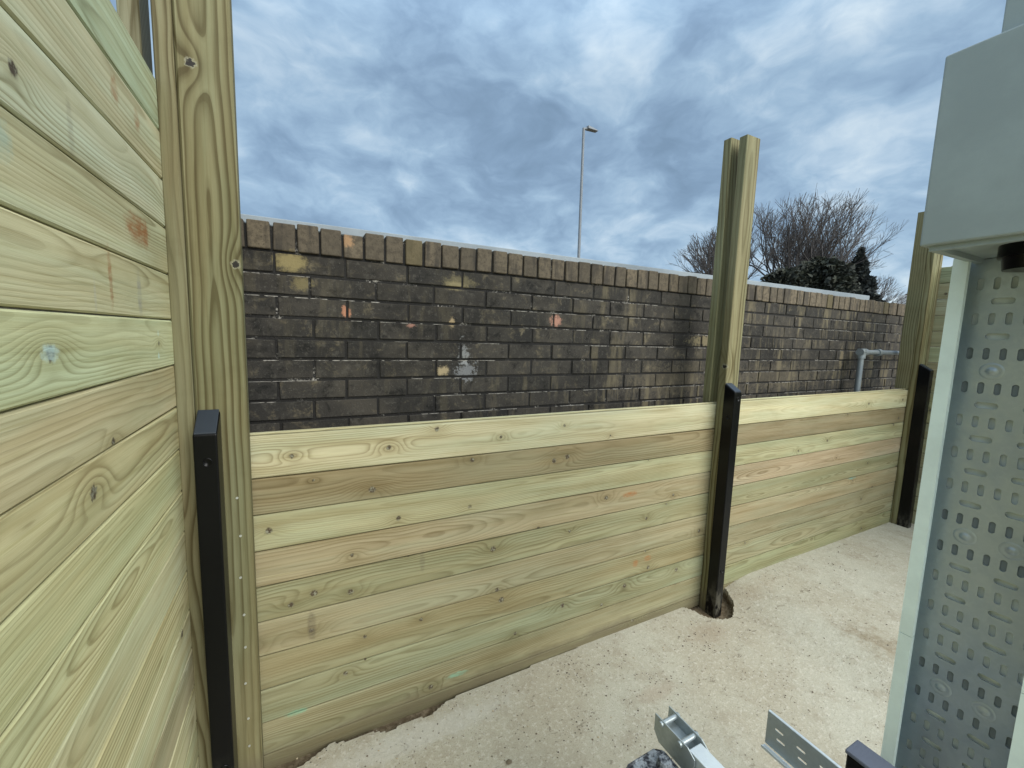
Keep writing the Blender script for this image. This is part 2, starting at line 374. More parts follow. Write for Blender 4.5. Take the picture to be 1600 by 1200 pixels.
def build_ground():
    xs = [-400, -150, -60, -25, -12, -6, -3, -1.5] + frange(-1, -.35, .1) + frange(-.35, 2.45, .0095) + frange(2.45, 4.8, .06) + [4.8, 6, 9, 15, 30, 60, 150, 400]
    ys = [-400, -150, -60, -25, -12, -6, -4, -3] + frange(-2.2, -1.0, .1) + frange(-1.0, -.2, .04) + frange(-.2, .1, .0085) + [.1, .2, .5, 1.5, 4, 10, 25, 60, 150, 400]
    vs, soil = [], []
    for y in ys:
        for x in xs:
            nz = noise.noise(Vector((x*9, y*9, 0)))*.5+noise.noise(Vector((x*38, y*38, 3)))*.35
            z = .0012*noise.noise(Vector((x*2.1, y*2.1, 5))) if abs(x) < 10 else 0
            rise = min(1, max(0, (x-2.10)/.4)); rise = rise*rise*(3-2*rise)
            z += .062*rise if -6 < y < .6 and x < 60 else 0
            s = 0.0
            if -2 < x < 2.4 and y > edge_y(x)+.004+nz*.008: s = 1.0; z -= .022+.010*abs(nz)
            if in_pit(x+nz*.02, y+nz*.02): s = 1.0; z = -.034+.010*nz
            if y > .15: s = 1.0
            vs.append((x, y, z)); soil.append(s)
    nx = len(xs)
    fs = [(j*nx+i, j*nx+i+1, (j+1)*nx+i+1, (j+1)*nx+i) for j in range(len(ys)-1) for i in range(nx-1)]
    mb = MB(); mb.add(vs, fs, smooth=False); mb.tc = [(s, s, s) for s in soil]
    m, n, b = newmat('concrete_ground')
    P = n.n('ShaderNodeNewGeometry').outputs['Position']
    so = n.xyz(attr(n, 'tint'))[0]
    a1 = n.noise(P, 1.6, 5, .6); a2 = n.noise(P, 8, 6, .65); a3 = n.noise(P, 55, 5, .7); a4 = n.noise(P, 190, 3, .6)
    c = n.mix(n.ss(a1, .36, .66), (.450, .432, .350), (.395, .362, .280))
    c = n.mix(n.ss(a2, .45, .72, 0, .65), c, (.315, .275, .205))
    c = n.mix(n.ss(a3, .50, .68, 0, .55), c, (.60, .57, .49))
    c = n.mix(n.ss(a4, .52, .70, 0, .55), c, (.22, .19, .145))
    # aggregate grains and blow-holes
    vo = n.n('ShaderNodeTexVoronoi'); vo.inputs['Scale'].default_value = 95; n.put(vo.inputs['Vector'], P)
    gcol = n.xyz(vo.outputs['Color'])
    c = n.mix(n.m('MULTIPLY', n.ss(vo.outputs['Distance'], .42, .25), n.ss(gcol[0], .84, .90, 0, .28)), c, (.60, .57, .50))
    pit = n.m('MULTIPLY', n.ss(vo.outputs['Distance'], .30, .16), n.m('MULTIPLY', n.ss(gcol[1], .80, .86), n.ss(a2, .46, .58)))
    c = n.mix(n.m('MULTIPLY', pit, .9), c, (.08, .06, .045))
    crk = n.noise(n.v('MULTIPLY', P, (14, 26, 14)), 1, 7, .75, 1.2)
    c = n.mix(n.m('MULTIPLY', n.ss(crk, .585, .64), n.ss(a1, .44, .56, .15, .7)), c, (.17, .145, .105))
    for q in (((2.50, -.66, 0), (.16, .22, .1), (.20, .15, .085), .7), ((1.84, -.20, 0), (.17, .09, .1), (.31, .245, .175), .45),
              ((.62, -.35, 0), (.02, .011, .1), (.13, .10, .06), .9), ((1.32, -.36, 0), (.12, .05, .1), (.33, .26, .19), .45),
              ((2.4, -.1, 0), (.35, .09, .1), (.34, .28, .20), .45), ((.35, -.12, 0), (.5, .07, .1), (.52, .51, .46), .5)):
        c = n.mix(n.m('MULTIPLY', blob(n, P, q[0], q[1], .5, 14, .3, 1.1), q[3]), c, q[2])
    sc_ = n.mix(n.ss(a3, .4, .65), (.105, .078, .048), (.19, .15, .10))
    c = n.mix(n.ss(so, .35, .65), c, sc_)
    n.put(b.inputs['Base Color'], c); b.inputs['Roughness'].default_value = .92; b.inputs['Specular IOR Level'].default_value = .2
    h = n.m('ADD', n.m('ADD', n.m('MULTIPLY', a2, .8), n.m('MULTIPLY', a3, .5)), n.m('SUBTRACT', n.m('MULTIPLY', a4, .2), n.m('MULTIPLY', pit, 1.2)))
    bump(n, b, h, .7, .007)
    tag(mb.build('ground', m), kind='structure')
build_ground()

def grit():
    random.seed(404); mb = MB()
    def stone(x, y, r_, c):
        n_ = 6; z0 = .062*min(1, max(0, (x-2.10)/.4)); vs = []
        for k, (zz, rr) in enumerate(((-.3, .8), (.25, 1.0), (.8, .5))):
            for i in range(n_):
                a = 6.283*i/n_+k*.4; q = r_*rr*random.uniform(.7, 1.2)
                vs.append((x+q*math.cos(a)*1.2, y+q*math.sin(a), z0+.001+r_*zz*.7))
        fs = [(j*n_+i, j*n_+(i+1) % n_, (j+1)*n_+(i+1) % n_, (j+1)*n_+i) for j in range(2) for i in range(n_)]+[tuple(2*n_+i for i in range(n_))]
        mb.add(vs, fs, tint=c)
    cols = [(.30, .26, .20), (.44, .42, .36), (.13, .10, .07), (.07, .05, .035), (.40, .33, .22)]
    for _ in range(900):
        x = random.uniform(-.1, 3.6); y = -abs(random.gauss(0, .16))-.02 if random.random() < .45 else random.uniform(-1.1, -.05)
        if in_pit(x, y): continue
        stone(x, y, random.choice((.0012, .0016, .002, .0026, .0035)), random.choice(cols))
    for cx, cy, k in ((.92, -.36, 26), (1.35, -.33, 26), (1.75, -.22, 20), (1.1, -.1, 22), (1.2, -.55, 14)):
        for _ in range(k): stone(random.gauss(cx, .07), random.gauss(cy, .05), random.choice((.0016, .0022, .003)), random.choice(cols[2:4]))
    stone(.62, -.35, .009, (.15, .12, .08))
    m, n, b = newmat('grit'); n.put(b.inputs['Base Color'], attr(n, 'tint')); b.inputs['Roughness'].default_value = .9
    tag(mb.build('loose_grit', m), 'scattered grit and dark crumbs on the concrete', 'grit', kind='stuff')
grit()

# ------------------------------------------------------------------ timber fences
TINTS = [(1.36, 1.34, 1.28), (.74, .65, .60), (1.02, 1.04, .98), (.98, .90, .86), (.80, .80, .72), (.88, .85, .79), (.76, .73, .68), (.80, .81, .74), (.80, .78, .72), (.66, .64, .58)]
GAPS = [1.158, 1.0185, .897, .774, .651, .528, .405, .282, .159, .036]
def fence_bay(x0, x1, label, zoff=0, bot=-.03, seed=0):
    random.seed(seed)
    mb = MB(); g = [z+zoff for z in GAPS]+[bot]
    for i in range(len(g)-1):
        t, bt = g[i]-.0015, g[i+1]+.0016
        tint = tuple(c*random.uniform(.95, 1.04) for c in TINTS[i % len(TINTS)])
        c = .0034 if i else .004
        mb.prism((x0, 0+random.uniform(0, .0022), (t+bt)/2), (1, 0, 0), (0, 0, 1), (0, 1, 0), x1-x0, t-bt, .036, c, tint, segs=14, wob=.0016)
    mb.prism((x0, .016, g[0]+.0035), (1, 0, 0), (0, 0, 1), (0, 1, 0), x1-x0, .007, .012, .001, TINTS[0], segs=14, wob=.0016)
    o = mb.build('timber_fence', M_fence, loc=((x0+x1)/2, 0, 0))
    tag(o, label, 'fence', 'low timber fence bays in front of the brick wall')
    random.seed(seed+3)
    return o
fence_bay(-.27, 2.115, 'low pale timber board fence bay between the near left post and the middle post', seed=11)
fence_bay(2.150, 4.38, 'low pale timber board fence bay between the middle post and the far right post', zoff=.006, seed=23)

LZ = [2.125, 2.000, 1.878, 1.754, 1.632, 1.510, 1.386, 1.268, 1.146, 1.024, .902, .780, .658, .536, .414, .292, .170, .048, -.02]
LT = [(.86, .98, .92), (.98, .97, .90), (1.02, 1.06, 1.05), (.96, .96, .86), (1.0, .98, .86), (1.08, 1.16, 1.02), (.98, .90, .78), (.98, .93, .76),
      (1.04, 1.04, .84), (1.06, 1.06, .88), (1.0, .98, .86), (1.04, 1.02, .86), (.98, .98, .88), (.80, .76, .70), (1, 1, .9), (.95, .95, .8), (1, 1, .9), (.8, .8, .7)]
def side_panel(X, sgn, y0, y1, label, mat, seed):
    """boards whose seen face looks to sgn*X"""
    random.seed(seed); mb = MB()
    for i in range(len(LZ)-1):
        t, bt = LZ[i]-.0015, LZ[i+1]+.0016
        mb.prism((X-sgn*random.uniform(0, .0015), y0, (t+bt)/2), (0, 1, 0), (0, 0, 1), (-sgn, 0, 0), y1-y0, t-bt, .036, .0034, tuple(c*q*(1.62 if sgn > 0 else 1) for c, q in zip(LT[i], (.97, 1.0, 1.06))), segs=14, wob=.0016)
    o = mb.build('timber_fence', mat, loc=(X, (y0+y1)/2, 0))
    return tag(o, label, 'fence')
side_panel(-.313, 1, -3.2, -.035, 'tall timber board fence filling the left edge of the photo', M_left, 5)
side_panel(4.45, -1, -2.6, -.03, 'tall timber board fence seen in a sliver beyond the far right post', M_fence, 9)

# ------------------------------------------------------------------ fence posts
def vert(mb, x, y, w_, th, z0, z1, tint=(1, 1, 1), c=.004, rc=None, face='-y'):
    if face == '-y': mb.prism((x, y, z0), (0, 0, 1), (1, 0, 0), (0, 1, 0), z1-z0, w_, th, c, tint, rc)
    elif face == '+x': mb.prism((x, y, z0), (0, 0, 1), (0, 1, 0), (-1, 0, 0), z1-z0, w_, th, c, tint, rc)
    elif face == '-x': mb.prism((x, y, z0), (0, 0, 1), (0, 1, 0), (1, 0, 0), z1-z0, w_, th, c, tint, rc)
    return mb

def screws(par, pts, nrm=(0, -1, 0)):
    for p in pts:
        p = Vector(p); d = Vector(nrm)
        mb = MB(); mb.tube(p-d*.002, p+d*.0018, .0042, .0034, n=12)
        mb.build('screw', M_screw, par)

WT = (.56, .56, .46)
random.seed(31)
ps = empty('fence_post', (-.21, 0, 0), 'tall wide timber post pair in the near left corner, dark knot near its top', 'post', 'timber fence posts')
vert(MB(), -.2105, -.045, .127, .044, -.05, 2.95, WT, .006, (.50, .10, .75)).build('front_timber', M_post, ps)
vert(MB(), -.2955, -.052, .0415, .050, -.05, 2.95, (.56, .54, .46), .004, (.9, .8, .15)).build('side_timber', M_post, ps)
vert(MB(), -.205, .041, .10, .045, -.05, 2.54, WT).build('back_timber', M_post, ps)
screws(ps, [(-.181+random.uniform(-.004, .004), -.045, z) for z in (.981, .859, .724, .598, .488, .363, .237, .138)])
pb = empty('fence_post', (-.375, .05, 0), 'timber upright behind the top of the tall left fence', 'post', 'timber fence posts')
vert(MB(), -.376, .010, .046, .095, -.05, 2.95, (.55, .55, .52), .003, (.2, .5, .4)).build('timber', M_post, pb)

pm = empty('fence_post', (2.078, 0, 0), 'free-standing middle timber post pair rising above the low fence against the sky', 'post', 'timber fence posts')
vert(MB(), 2.0785, -.045, .105, .044, -.08, 2.535, (.63, .62, .52), .003, (.62, .35, .6)).build('front_timber', M_post, pm)
vert(MB(), 2.0735, .041, .105, .045, -.08, 2.552, (.68, .67, .55), .003, (.1, .6, .5)).build('back_timber', M_post, pm)
screws(pm, [(2.034+random.uniform(-.003, .003), -.045, z) for z in (.984, .902, .85, .73, .61, .491, .37, .264, .14)])
pr = empty('fence_post', (4.352, 0, 0), 'far right timber post pair half hidden by the grey cabinet', 'post', 'timber fence posts')
vert(MB(), 4.3525, -.045, .105, .044, -.02, 2.54, (.62, .62, .50), .003, (.4, .2, .6)).build('front_timber', M_post, pr)
vert(MB(), 4.350, .0005, .100, .086, 1.17, 2.54, (.56, .55, .45), .003, (.7, .5, .3)).build('back_timber', M_post, pr)
vert(MB(), 4.428, -.048, .040, .046, -.02, 2.5, (.60, .58, .48), .003, (.9, .8, .2)).build('side_timber', M_post, pr)
screws(pr, [(4.317, -.045, z) for z in (.984, .85, .73, .61, .491, .37, .264)])

# black steel spurs bolted to the posts
def spur(x, y0, zb, zf, zg, wd, dp, label, holes, bolts=()):
    o = empty('steel_spur', (x, y0-dp/2, zg), label, 'post support', 'black steel spurs bolted to the fence posts')
    a, b_ = x-wd/2, x+wd/2; yb, yf = y0-.0005, y0-dp
    vs = [(a, yf, zg), (b_, yf, zg), (b_, yb, zg), (a, yb, zg), (a, yf, zf), (b_, yf, zf), (b_, yb, zb), (a, yb, zb)]
    MB().add(vs, [(0, 3, 2, 1), (4, 5, 6, 7), (0, 1, 5, 4), (1, 2, 6, 5), (2, 3, 7, 6), (3, 0, 4, 7)]).build('steel_section', M_black, o, bevel=.004, bseg=3)
    e = .0025; k = .0015
    vs = [(a+e, yf+e, zf+k), (b_-e, yf+e, zf+k), (b_-e, yb-e, zb+k), (a+e, yb-e, zb+k)]
    vs += [(q[0], q[1], q[2]+.004) for q in vs]
    MB().add(vs, [(0, 3, 2, 1), (4, 5, 6, 7), (0, 1, 5, 4), (1, 2, 6, 5), (2, 3, 7, 6), (3, 0, 4, 7)]).build('end_cap', M_blackcap, o, bevel=.0015)
    for (hx, hy, hz, nx, ny) in holes:      # bolt hole rims with a recessed bolt inside
        p = Vector((hx, hy, hz)); d = Vector((nx, ny, 0)); mb = MB(); n_ = 20
        t = d.cross(Vector((0, 0, 1))); u = Vector((0, 0, 1)); vs = []
        for r_, h_ in ((.0125, .0002), (.0118, .0018), (.0100, .0018), (.0095, .0004)):
            vs += [p+d*h_+(t*math.cos(6.2832*i/n_)+u*math.sin(6.2832*i/n_))*r_ for i in range(n_)]
        fs = [(j*n_+i, j*n_+(i+1) % n_, (j+1)*n_+(i+1) % n_, (j+1)*n_+i) for j in range(3) for i in range(n_)]
        fs.append(tuple(3*n_+i for i in range(n_)))
        mb.add(vs, fs, smooth=True).build('bolt_hole', M_black, o)
    return o
spur(-.2415, -.046, 1.252, 1.198, 0, .056, .074, 'black steel spur on the near left corner post', [(-.2385, -.120, 1.12, 0, -1), (-.2385, -.120, .16, 0, -1)])
spur(2.046, -.046, 1.274, 1.236, -.05, .056, .064, 'black steel spur standing in a pit on the middle post', [(2.018, -.085, 1.10, -1, 0), (2.047, -.110, 1.20, 0, -1), (2.047, -.110, .24, 0, -1)])
spur(4.325, -.046, 1.370, 1.325, .05, .056, .074, 'black steel spur on the far right post beside the cabinet', [(4.325, -.120, 1.2, 0, -1)])

# ------------------------------------------------------------------ brick wall
def brick_wall():
    random.seed(101)
    root = empty('brick_wall', (2.5, .28, 0), 'weathered blackened brick wall with an upright brick coping behind the low timber fence', 'wall')
    Y0 = .23; P_, H_ = .2345, .0765
    body = MB(); X0, X1 = -4.0, 7.6
    k = 0; z = 1.768
    while z > .55:
        zt, zb = z-.0055, z-H_+.0055
        off = (-.0755 if k % 2 == 0 else .0420)+random.uniform(-.006, .006)
        i0 = int((X0-off)/P_)-1
        x = off+i0*P_
        while x < X1:
            a, b_ = x+.0048+random.uniform(-.0012, .0012), x+P_-.0048+random.uniform(-.0012, .0012)
            dy = random.uniform(-.0015, .0025); t = random.random()
            j = lambda s_=.0011: random.uniform(-s_, s_)
            vs = [(a+j(), Y0+dy+j(), zb+j()), (b_+j(), Y0+dy+j(), zb+j()), (b_, Y0+.06, zb), (a, Y0+.06, zb),
                  (a+j(), Y0+dy+j(), zt+j()), (b_+j(), Y0+dy+j(), zt+j()), (b_, Y0+.06, zt), (a, Y0+.06, zt)]
            body.add(vs, [(0, 3, 2, 1), (4, 5, 6, 7), (0, 1, 5, 4), (1, 2, 6, 5), (2, 3, 7, 6), (3, 0, 4, 7)], rc=(t, random.random(), random.random()))
            x += P_
        z -= H_; k += 1
    # shared brick shader
    def brickmat(name, cop):
        m, n, b = newmat(name)
        P = n.n('ShaderNodeNewGeometry').outputs['Position']; rc = n.xyz(attr(n, 'rc'))
        a1 = n.noise(P, 6, 5, .6); a2 = n.noise(P, 45, 5, .65); a3 = n.noise(P, 160, 4, .65)
        st = n.noise(n.v('MULTIPLY', P, (17, 17, 2.6)), 1, 5, .6)
        reg = n.noise(n.v('MULTIPLY', P, (.9, .9, 2.2)), 1, 3, .5)
        if cop:
            c = n.mix(rc[0], (.105, .088, .064), (.170, .138, .095))
            c = n.mix(n.ss(a2, .42, .62, 0, .7), c, (.070, .058, .043))
            # soot at the joints between the coping bricks
            c = n.mix(n.ss(st, .48, .66, 0, .8), c, (.045, .040, .034))
            c = n.mix(n.ss(a3, .58, .68, 0, .6), c, (.022, .020, .018))
            c = n.mix(n.ss(rc[1], .8, .9, 0, .45), c, (.16, .13, .06))
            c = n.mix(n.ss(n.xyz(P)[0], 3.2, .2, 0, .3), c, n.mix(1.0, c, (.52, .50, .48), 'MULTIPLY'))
        else:
            c = n.mix(rc[0], (.0235, .0225, .0205), (.050, .045, .038))
            c = n.mix(n.ss(a1, .45, .7, 0, .7), c, (.068, .060, .048))
            mot = n.noise(P, 13, 6, .72, .4)
            c = n.mix(n.m('MULTIPLY', n.ss(mot, .54, .70), n.ss(a2, .35, .6, .3, .9)), c, (.165, .138, .088))
            c = n.mix(n.ss(mot, .47, .34, 0, .8), c, (.009, .009, .008))
            soot = n.noise(n.v('MULTIPLY', P, (1.3, 1.3, 3.)), 1, 5, .65)
            c = n.mix(n.ss(soot, .50, .34, 0, .6), c, (.013, .012, .011))
            c = n.mix(n.ss(a2, .52, .72, 0, .5), c, (.095, .088, .074))
            k_ = n.m('MULTIPLY', n.m('MULTIPLY', n.ss(st, .50, .64), n.ss(reg, .40, .56)), n.ss(n.xyz(P)[0], .3, 2.0, .25, 1.0))
            c = n.mix(n.m('MULTIPLY', k_, .75), c, (.165, .140, .088))
            c = n.mix(n.m('MULTIPLY', n.ss(a3, .60, .70), .35), c, (.20, .19, .17))
        for q in (((-.022, .23, 1.735), (.062, .08, .040), (.27, .22, .10), .8, .45), ((.01, .23, 1.66), (.04, .08, .03), (.20, .165, .08), .7, .6), ((.62, .23, 1.72), (.085, .08, .03), (.17, .145, .08), .6, .6),
                  ((.16, .23, 1.566), (.017, .08, .030), (.42, .20, .12), .9, .75), ((1.11, .23, 1.572), (.034, .08, .032), (.42, .22, .16), .9, .75),
                  ((.545, .23, 1.335), (.030, .08, .026), (.40, .32, .19), .85, .8), ((.169, .23, 1.835), (.022, .08, .030), (.36, .22, .12), .8, .8),
                  ((.60, .23, 1.70), (.06, .08, .022), (.26, .22, .12), .7, .4), ((.655, .23, 1.335), (.050, .08, .045), (.30, .31, .32), .5, 1.6),
                  ((.640, .23, 1.41), (.022, .08, .05), (.34, .35, .35), .5, 1.6), ((.585, .23, 1.545), (.012, .08, .030), (.38, .29, .17), .8, .9), ((.41, .23, 1.525), (.02, .08, .010), (.38, .20, .15), .7, .9),
                  ((2.2, .23, 1.50), (.16, .08, .04), (.25, .21, .12), .6, .8), ((3.75, .23, 1.40), (.03, .08, .09), (.22, .18, .11), .6, .8),
                  ((1.9, .23, 1.27), (.35, .08, .10), (.13, .11, .075), .4, 1.2), ((3.0, .23, 1.27), (.5, .08, .10), (.14, .118, .08), .35, 1.2)):
            c = n.mix(n.m('MULTIPLY', blob(n, P, q[0], q[1], q[4], 45), q[3]), c, q[2])
        n.put(b.inputs['Base Color'], c); b.inputs['Roughness'].default_value = .85; b.inputs['Specular IOR Level'].default_value = .25
        bump(n, b, n.m('ADD', n.m('MULTIPLY', a2, .6), n.m('MULTIPLY', a3, .5)), .7, .004)
        return m
    body.build('brick_courses', brickmat('sooty_brick', False), root, bevel=.0028)
    # mortar and wall core
    m, n, b = newmat('mortar')
    P = n.n('ShaderNodeNewGeometry').outputs['Position']
    a1 = n.noise(P, 12, 5, .6); a2 = n.noise(P, 120, 4, .7)
    c = n.mix(n.m('MULTIPLY', n.ss(a1, .56, .70), n.ss(a2, .46, .62)), (.016, .015, .014), (.36, .34, .30))
    n.put(b.inputs['Base Color'], c); b.inputs['Roughness'].default_value = .95
    bump(n, b, n.m('ADD', a2, a1), .8, .006)
    core = MB(); core.box((X0, Y0+.0060, -.1), (X1, Y0+.2, 1.770)); core.build('mortar_core', m, root)
    # ragged white mortar crumbs sitting on brick top edges
    cr = MB(); random.seed(5)
    k = 1; z = 1.768-H_
    while z > 1.12:
        x = -.2
        while x < 4.6:
            g = noise.noise(Vector((x*2.3, z*7, 2)))
            if g > -.02 and random.random() < .8:
                l_ = random.uniform(.006, .05); h_ = random.uniform(.0008, .0024); d_ = random.uniform(.0012, .004)
                vs = []
                n_ = 7
                for i in range(n_):
                    u = i/(n_-1); hh = h_*(.5+random.random()*.7)*(1 if 0 < i < n_-1 else .25)
                    vs += [(x+l_*u, Y0+.0040-d_*random.uniform(.4, 1), z-.0040-hh), (x+l_*u, Y0+.0040-d_*random.uniform(.4, 1), z-.0040+hh*.5), (x+l_*u, Y0+.01, z-.004)]
                fs = []
                for i in range(n_-1):
                    q = i*3; fs += [(q, q+3, q+4, q+1), (q+1, q+4, q+5, q+2), (q+2, q+5, q+3, q)]
                cr.add(vs, fs)
            x += random.uniform(.010, .035)
        z -= H_
    mc, n, b = newmat('lime_crumbs')
    P = n.n('ShaderNodeNewGeometry').outputs['Position']
    n.put(b.inputs['Base Color'], n.mix(n.noise(P, 90, 3), (.15, .14, .12), (.42, .40, .36))); b.inputs['Roughness'].default_value = .95
    cr.build('lime_crumbs', mc, root)
    # coping : bricks on end
    cp = MB(); x = -.158-.077*52; random.seed(77)
    while x < X1:
        a, b_ = x+.0042+random.uniform(-.0015, .0015), x+.077-.0042+random.uniform(-.0015, .0015)
        top = 1.867+random.uniform(-.004, .004); y = Y0-.006+random.uniform(-.003, .003); bot = 1.770+random.uniform(-.002, .002)
        tilt = random.uniform(-.0025, .0025)
        if abs(x+.0385-.169) < .04: top -= .012
        vs = [(a, y, bot), (b_, y, bot), (b_, y+.215, bot), (a, y+.215, bot), (a+tilt, y, top), (b_+tilt, y, top), (b_+tilt, y+.215, top), (a+tilt, y+.215, top)]
        cp.add(vs, [(0, 3, 2, 1), (4, 5, 6, 7), (0, 1, 5, 4), (1, 2, 6, 5), (2, 3, 7, 6), (3, 0, 4, 7)], rc=(random.random(), random.random(), random.random()))
        x += .077
    cp.build('coping', brickmat('coping_brick', True), root, bevel=.0045, bseg=3)
    co = MB(); co.box((X0, Y0+.004, 1.7705), (X1, Y0+.2, 1.852)); co.build('coping_mortar', m, root)
brick_wall()

# pale sheet barrier just behind the wall, only its capping shows
mbx = empty('metal_barrier', (1, .52, 0), 'long pale metal barrier rail showing just above the brick coping', 'barrier')
MB().box((-6, .515, -.05), (4.66, .525, 1.90)).build('sheet', M_lip, mbx)
M_cap = paint('pale_capping', (.27, .31, .335), .55, .3, grain=.3)
_c = MB(); _c.add([(-6, .495, 1.895), (4.69, .495, 1.918), (4.69, .545, 1.918), (-6, .545, 1.895), (-6, .495, 1.912), (4.69, .495, 1.962), (4.69, .545, 1.962), (-6, .545, 1.912)],
                  [(0, 3, 2, 1), (4, 5, 6, 7), (0, 1, 5, 4), (1, 2, 6, 5), (2, 3, 7, 6), (3, 0, 4, 7)])
_c.build('capping', M_cap, mbx, bevel=.003)

# ------------------------------------------------------------------ galvanised tube rail in the gap
gr = empty('tube_rail', (3.83, .13, 0), 'grey galvanised tube handrail with elbow between the fence and the brick wall', 'rail')
MB().tube((3.832, .135, 0), (3.828, .135, 1.44), .0195, n=20).build('upright', M_pipe, gr)
MB().tube((3.84, .135, 1.452), (5.2, .135, 1.452), .0185, n=20).build('rail', M_pipe, gr)
f = MB(); f.tube((3.828, .135, 1.405), (3.828, .135, 1.480), .027, n=20); f.tube((3.80, .135, 1.452), (3.885, .135, 1.452), .027, n=20)
f.build('elbow_fitting', M_pipe, gr, bevel=.003)
MB().tube((4.06, .135, 1.452), (4.10, .135, 1.452), .0275, n=20).build('coupler', M_pipe, gr)

# ------------------------------------------------------------------ cabinet and cable tray on the right
def slab_with_slots(name, mat, parent, W0, H0, slots, th, M):
    """flat plate in its local xy plane with real slots cut through; M maps it to the world"""
    cu = bpy.data.curves.new(name, 'CURVE'); cu.dimensions = '2D'; cu.fill_mode = 'BOTH'; cu.extrude = th/2
    def poly(pts):
        s_ = cu.splines.new('POLY'); s_.points.add(len(pts)-1); s_.use_cyclic_u = True
        for q, p in zip(s_.points, pts): q.co = (p[0], p[1], 0, 1)
    poly([(0, 0), (W0, 0), (W0, H0), (0, H0)])
    for (cx, cy, L, w_, horiz) in slots:
        pts = []; r = w_/2; e = L/2-r
        for i in range(12):
            a = math.pi*2*(i+.5)/12; ox, oy = r*math.cos(a), r*math.sin(a)
            if horiz: pts.append((cx+ox+(e if ox > 0 else -e), cy+oy))
            else: pts.append((cx+ox, cy+oy+(e if oy > 0 else -e)))
        poly(pts)
    tmp = bpy.data.objects.new('tmp', cu); link(tmp)
    dg = bpy.context.evaluated_depsgraph_get()
    me = bpy.data.meshes.new_from_object(tmp.evaluated_get(dg))
    bpy.data.objects.remove(tmp); bpy.data.curves.remove(cu)
    me.name = name
    base = Vector((0, 0, 0)); q = parent
    while q is not None: base += Vector(q.location); q = q.parent
    me.transform(Matrix.Translation(-base) @ M)
    me.materials.clear(); me.materials.append(mat)
    o = bpy.data.objects.new(name, me); o.parent = parent; link(o); return o

cab = empty('electrical_cabinet', (1.4, -1.5, 1.697), 'large plain grey steel cabinet high at the right edge above the cable tray', 'cabinet')
b1 = MB(); b1.box((1.13, -2.0, 1.700), (1.75, -1.092, 2.059)); b1.build('lower_box', M_cab, cab, bevel=.004, bseg=3)
b2 = MB(); b2.box((1.155, -1.98, 2.062), (1.72, -1.157, 2.75)); b2.build('upper_box', M_cab, cab, bevel=.003, bseg=3)
b3 = MB(); b3.box((1.142, -1.99, 1.690), (1.155, -1.104, 1.700)); b3.box((1.155, -1.117, 1.690), (1.74, -1.104, 1.700))
b3.build('bottom_lip', M_cab, cab)
gl = MB(); gl.tube((1.262, -1.222, 1.700), (1.262, -1.222, 1.676), .052, n=28); gl.tube((1.262, -1.222, 1.676), (1.262, -1.222, 1.652), .047, .043, n=28)
gl.build('cable_gland', M_black, cab, bevel=.004, bseg=3)

tr = empty('cable_tray', (1.37, -1.2, 0), 'upright perforated galvanised cable tray with pale returned edges under the grey cabinet', 'cable tray')
YL, YR = -1.0836, -1.3120
XF, XB = 1.330, 1.386
for (z0, z1) in ((0.0, .7825), (.784, 1.699)):
    l = MB(); l.box((XF, YL-.0255, z0), (XF+.0022, YL, z1)); l.box((XF+.0022, YL-.0022, z0), (XB, YL, z1)); l.box((XF+.0022, YL-.0255, z0), (XF+.014, YL-.0235, z1))
    l.build('edge_flange', M_lip, tr)
    l = MB(); l.box((XF, YR, z0), (XF+.0022, YR+.0275, z1)); l.box((XF+.0022, YR, z0), (XB, YR+.0022, z1)); l.box((XF+.0022, YR+.0255, z0), (XF+.014, YR+.0275, z1))
    l.build('edge_flange', M_lip, tr)
# plate : slots laid out from the seen pattern (world Y of the slot columns, rows every 0.0748 m)
W0 = YL-.0022-(YR+.0022); H0 = 1.698
slots = []; dim = []
Yc = [-1.5+(.2760-.0187*i)*1.385 for i in range(-1, 9)]
Hc = [-1.5+(.2480-.0525*i)*1.385 for i in range(-1, 4)]
zr0 = 1.494+(1.376-1.494)*1.385
row = .0563*1.385
for k in range(-6, 18):
    z = zr0-row*k
    if .03 < z < H0-.03:
        for y in Yc:
            if YR+.014 < y < YL-.012: slots.append(((YL-.0022)-y, z, .0270, .0108, False))
    zh = z-row/2
    if .03 < zh < H0-.03:
        for y in Hc:
            if not (YR+.024 < y < YL-.022): continue
            if k % 5 == 3: dim.append((y, zh))
            else: slots.append(((YL-.0022)-y, zh, .0370, .0140, True))
M = Matrix.Translation((XB-.001, YL-.0022, 0)) @ Matrix(((0, 0, -1, 0), (-1, 0, 0, 0), (0, 1, 0, 0), (0, 0, 0, 1)))
slab_with_slots('perforated_plate', M_tray, tr, W0, H0, slots, .0036, M)
for (y, z) in dim:      # pressed dimples with a fixing in the middle
    mb = MB(); n_ = 24; vs = []; X = XB-.0029
    for r_, h_ in ((.0200, 0), (.0165, .0016), (.0130, .0004), (.0085, .0006), (.0062, .0030), (.002, .0036)):
        vs += [(X-h_, y+r_*math.cos(6.2832*i/n_), z+r_*.95*math.sin(6.2832*i/n_)) for i in range(n_)]
    fs = [(j*n_+i, j*n_+(i+1) % n_, (j+1)*n_+(i+1) % n_, (j+1)*n_+i) for j in range(5) for i in range(n_)]+[tuple(5*n_+i for i in range(n_))]
    mb.add(vs, fs, smooth=True).build('fixing_dimple', M_tray, tr)
MB().box((XB+.0085, YR+.004, 0), (XB+.030, YL-.004, 1.697)).build('backing_sheet', M_back, tr)
for z in sorted({q[1] for q in dim}):
    MB().box((XB+.0012, YR+.004, z-.055), (XB+.0028, YL-.004, z+.058)).build('cross_brace', M_brace, tr)

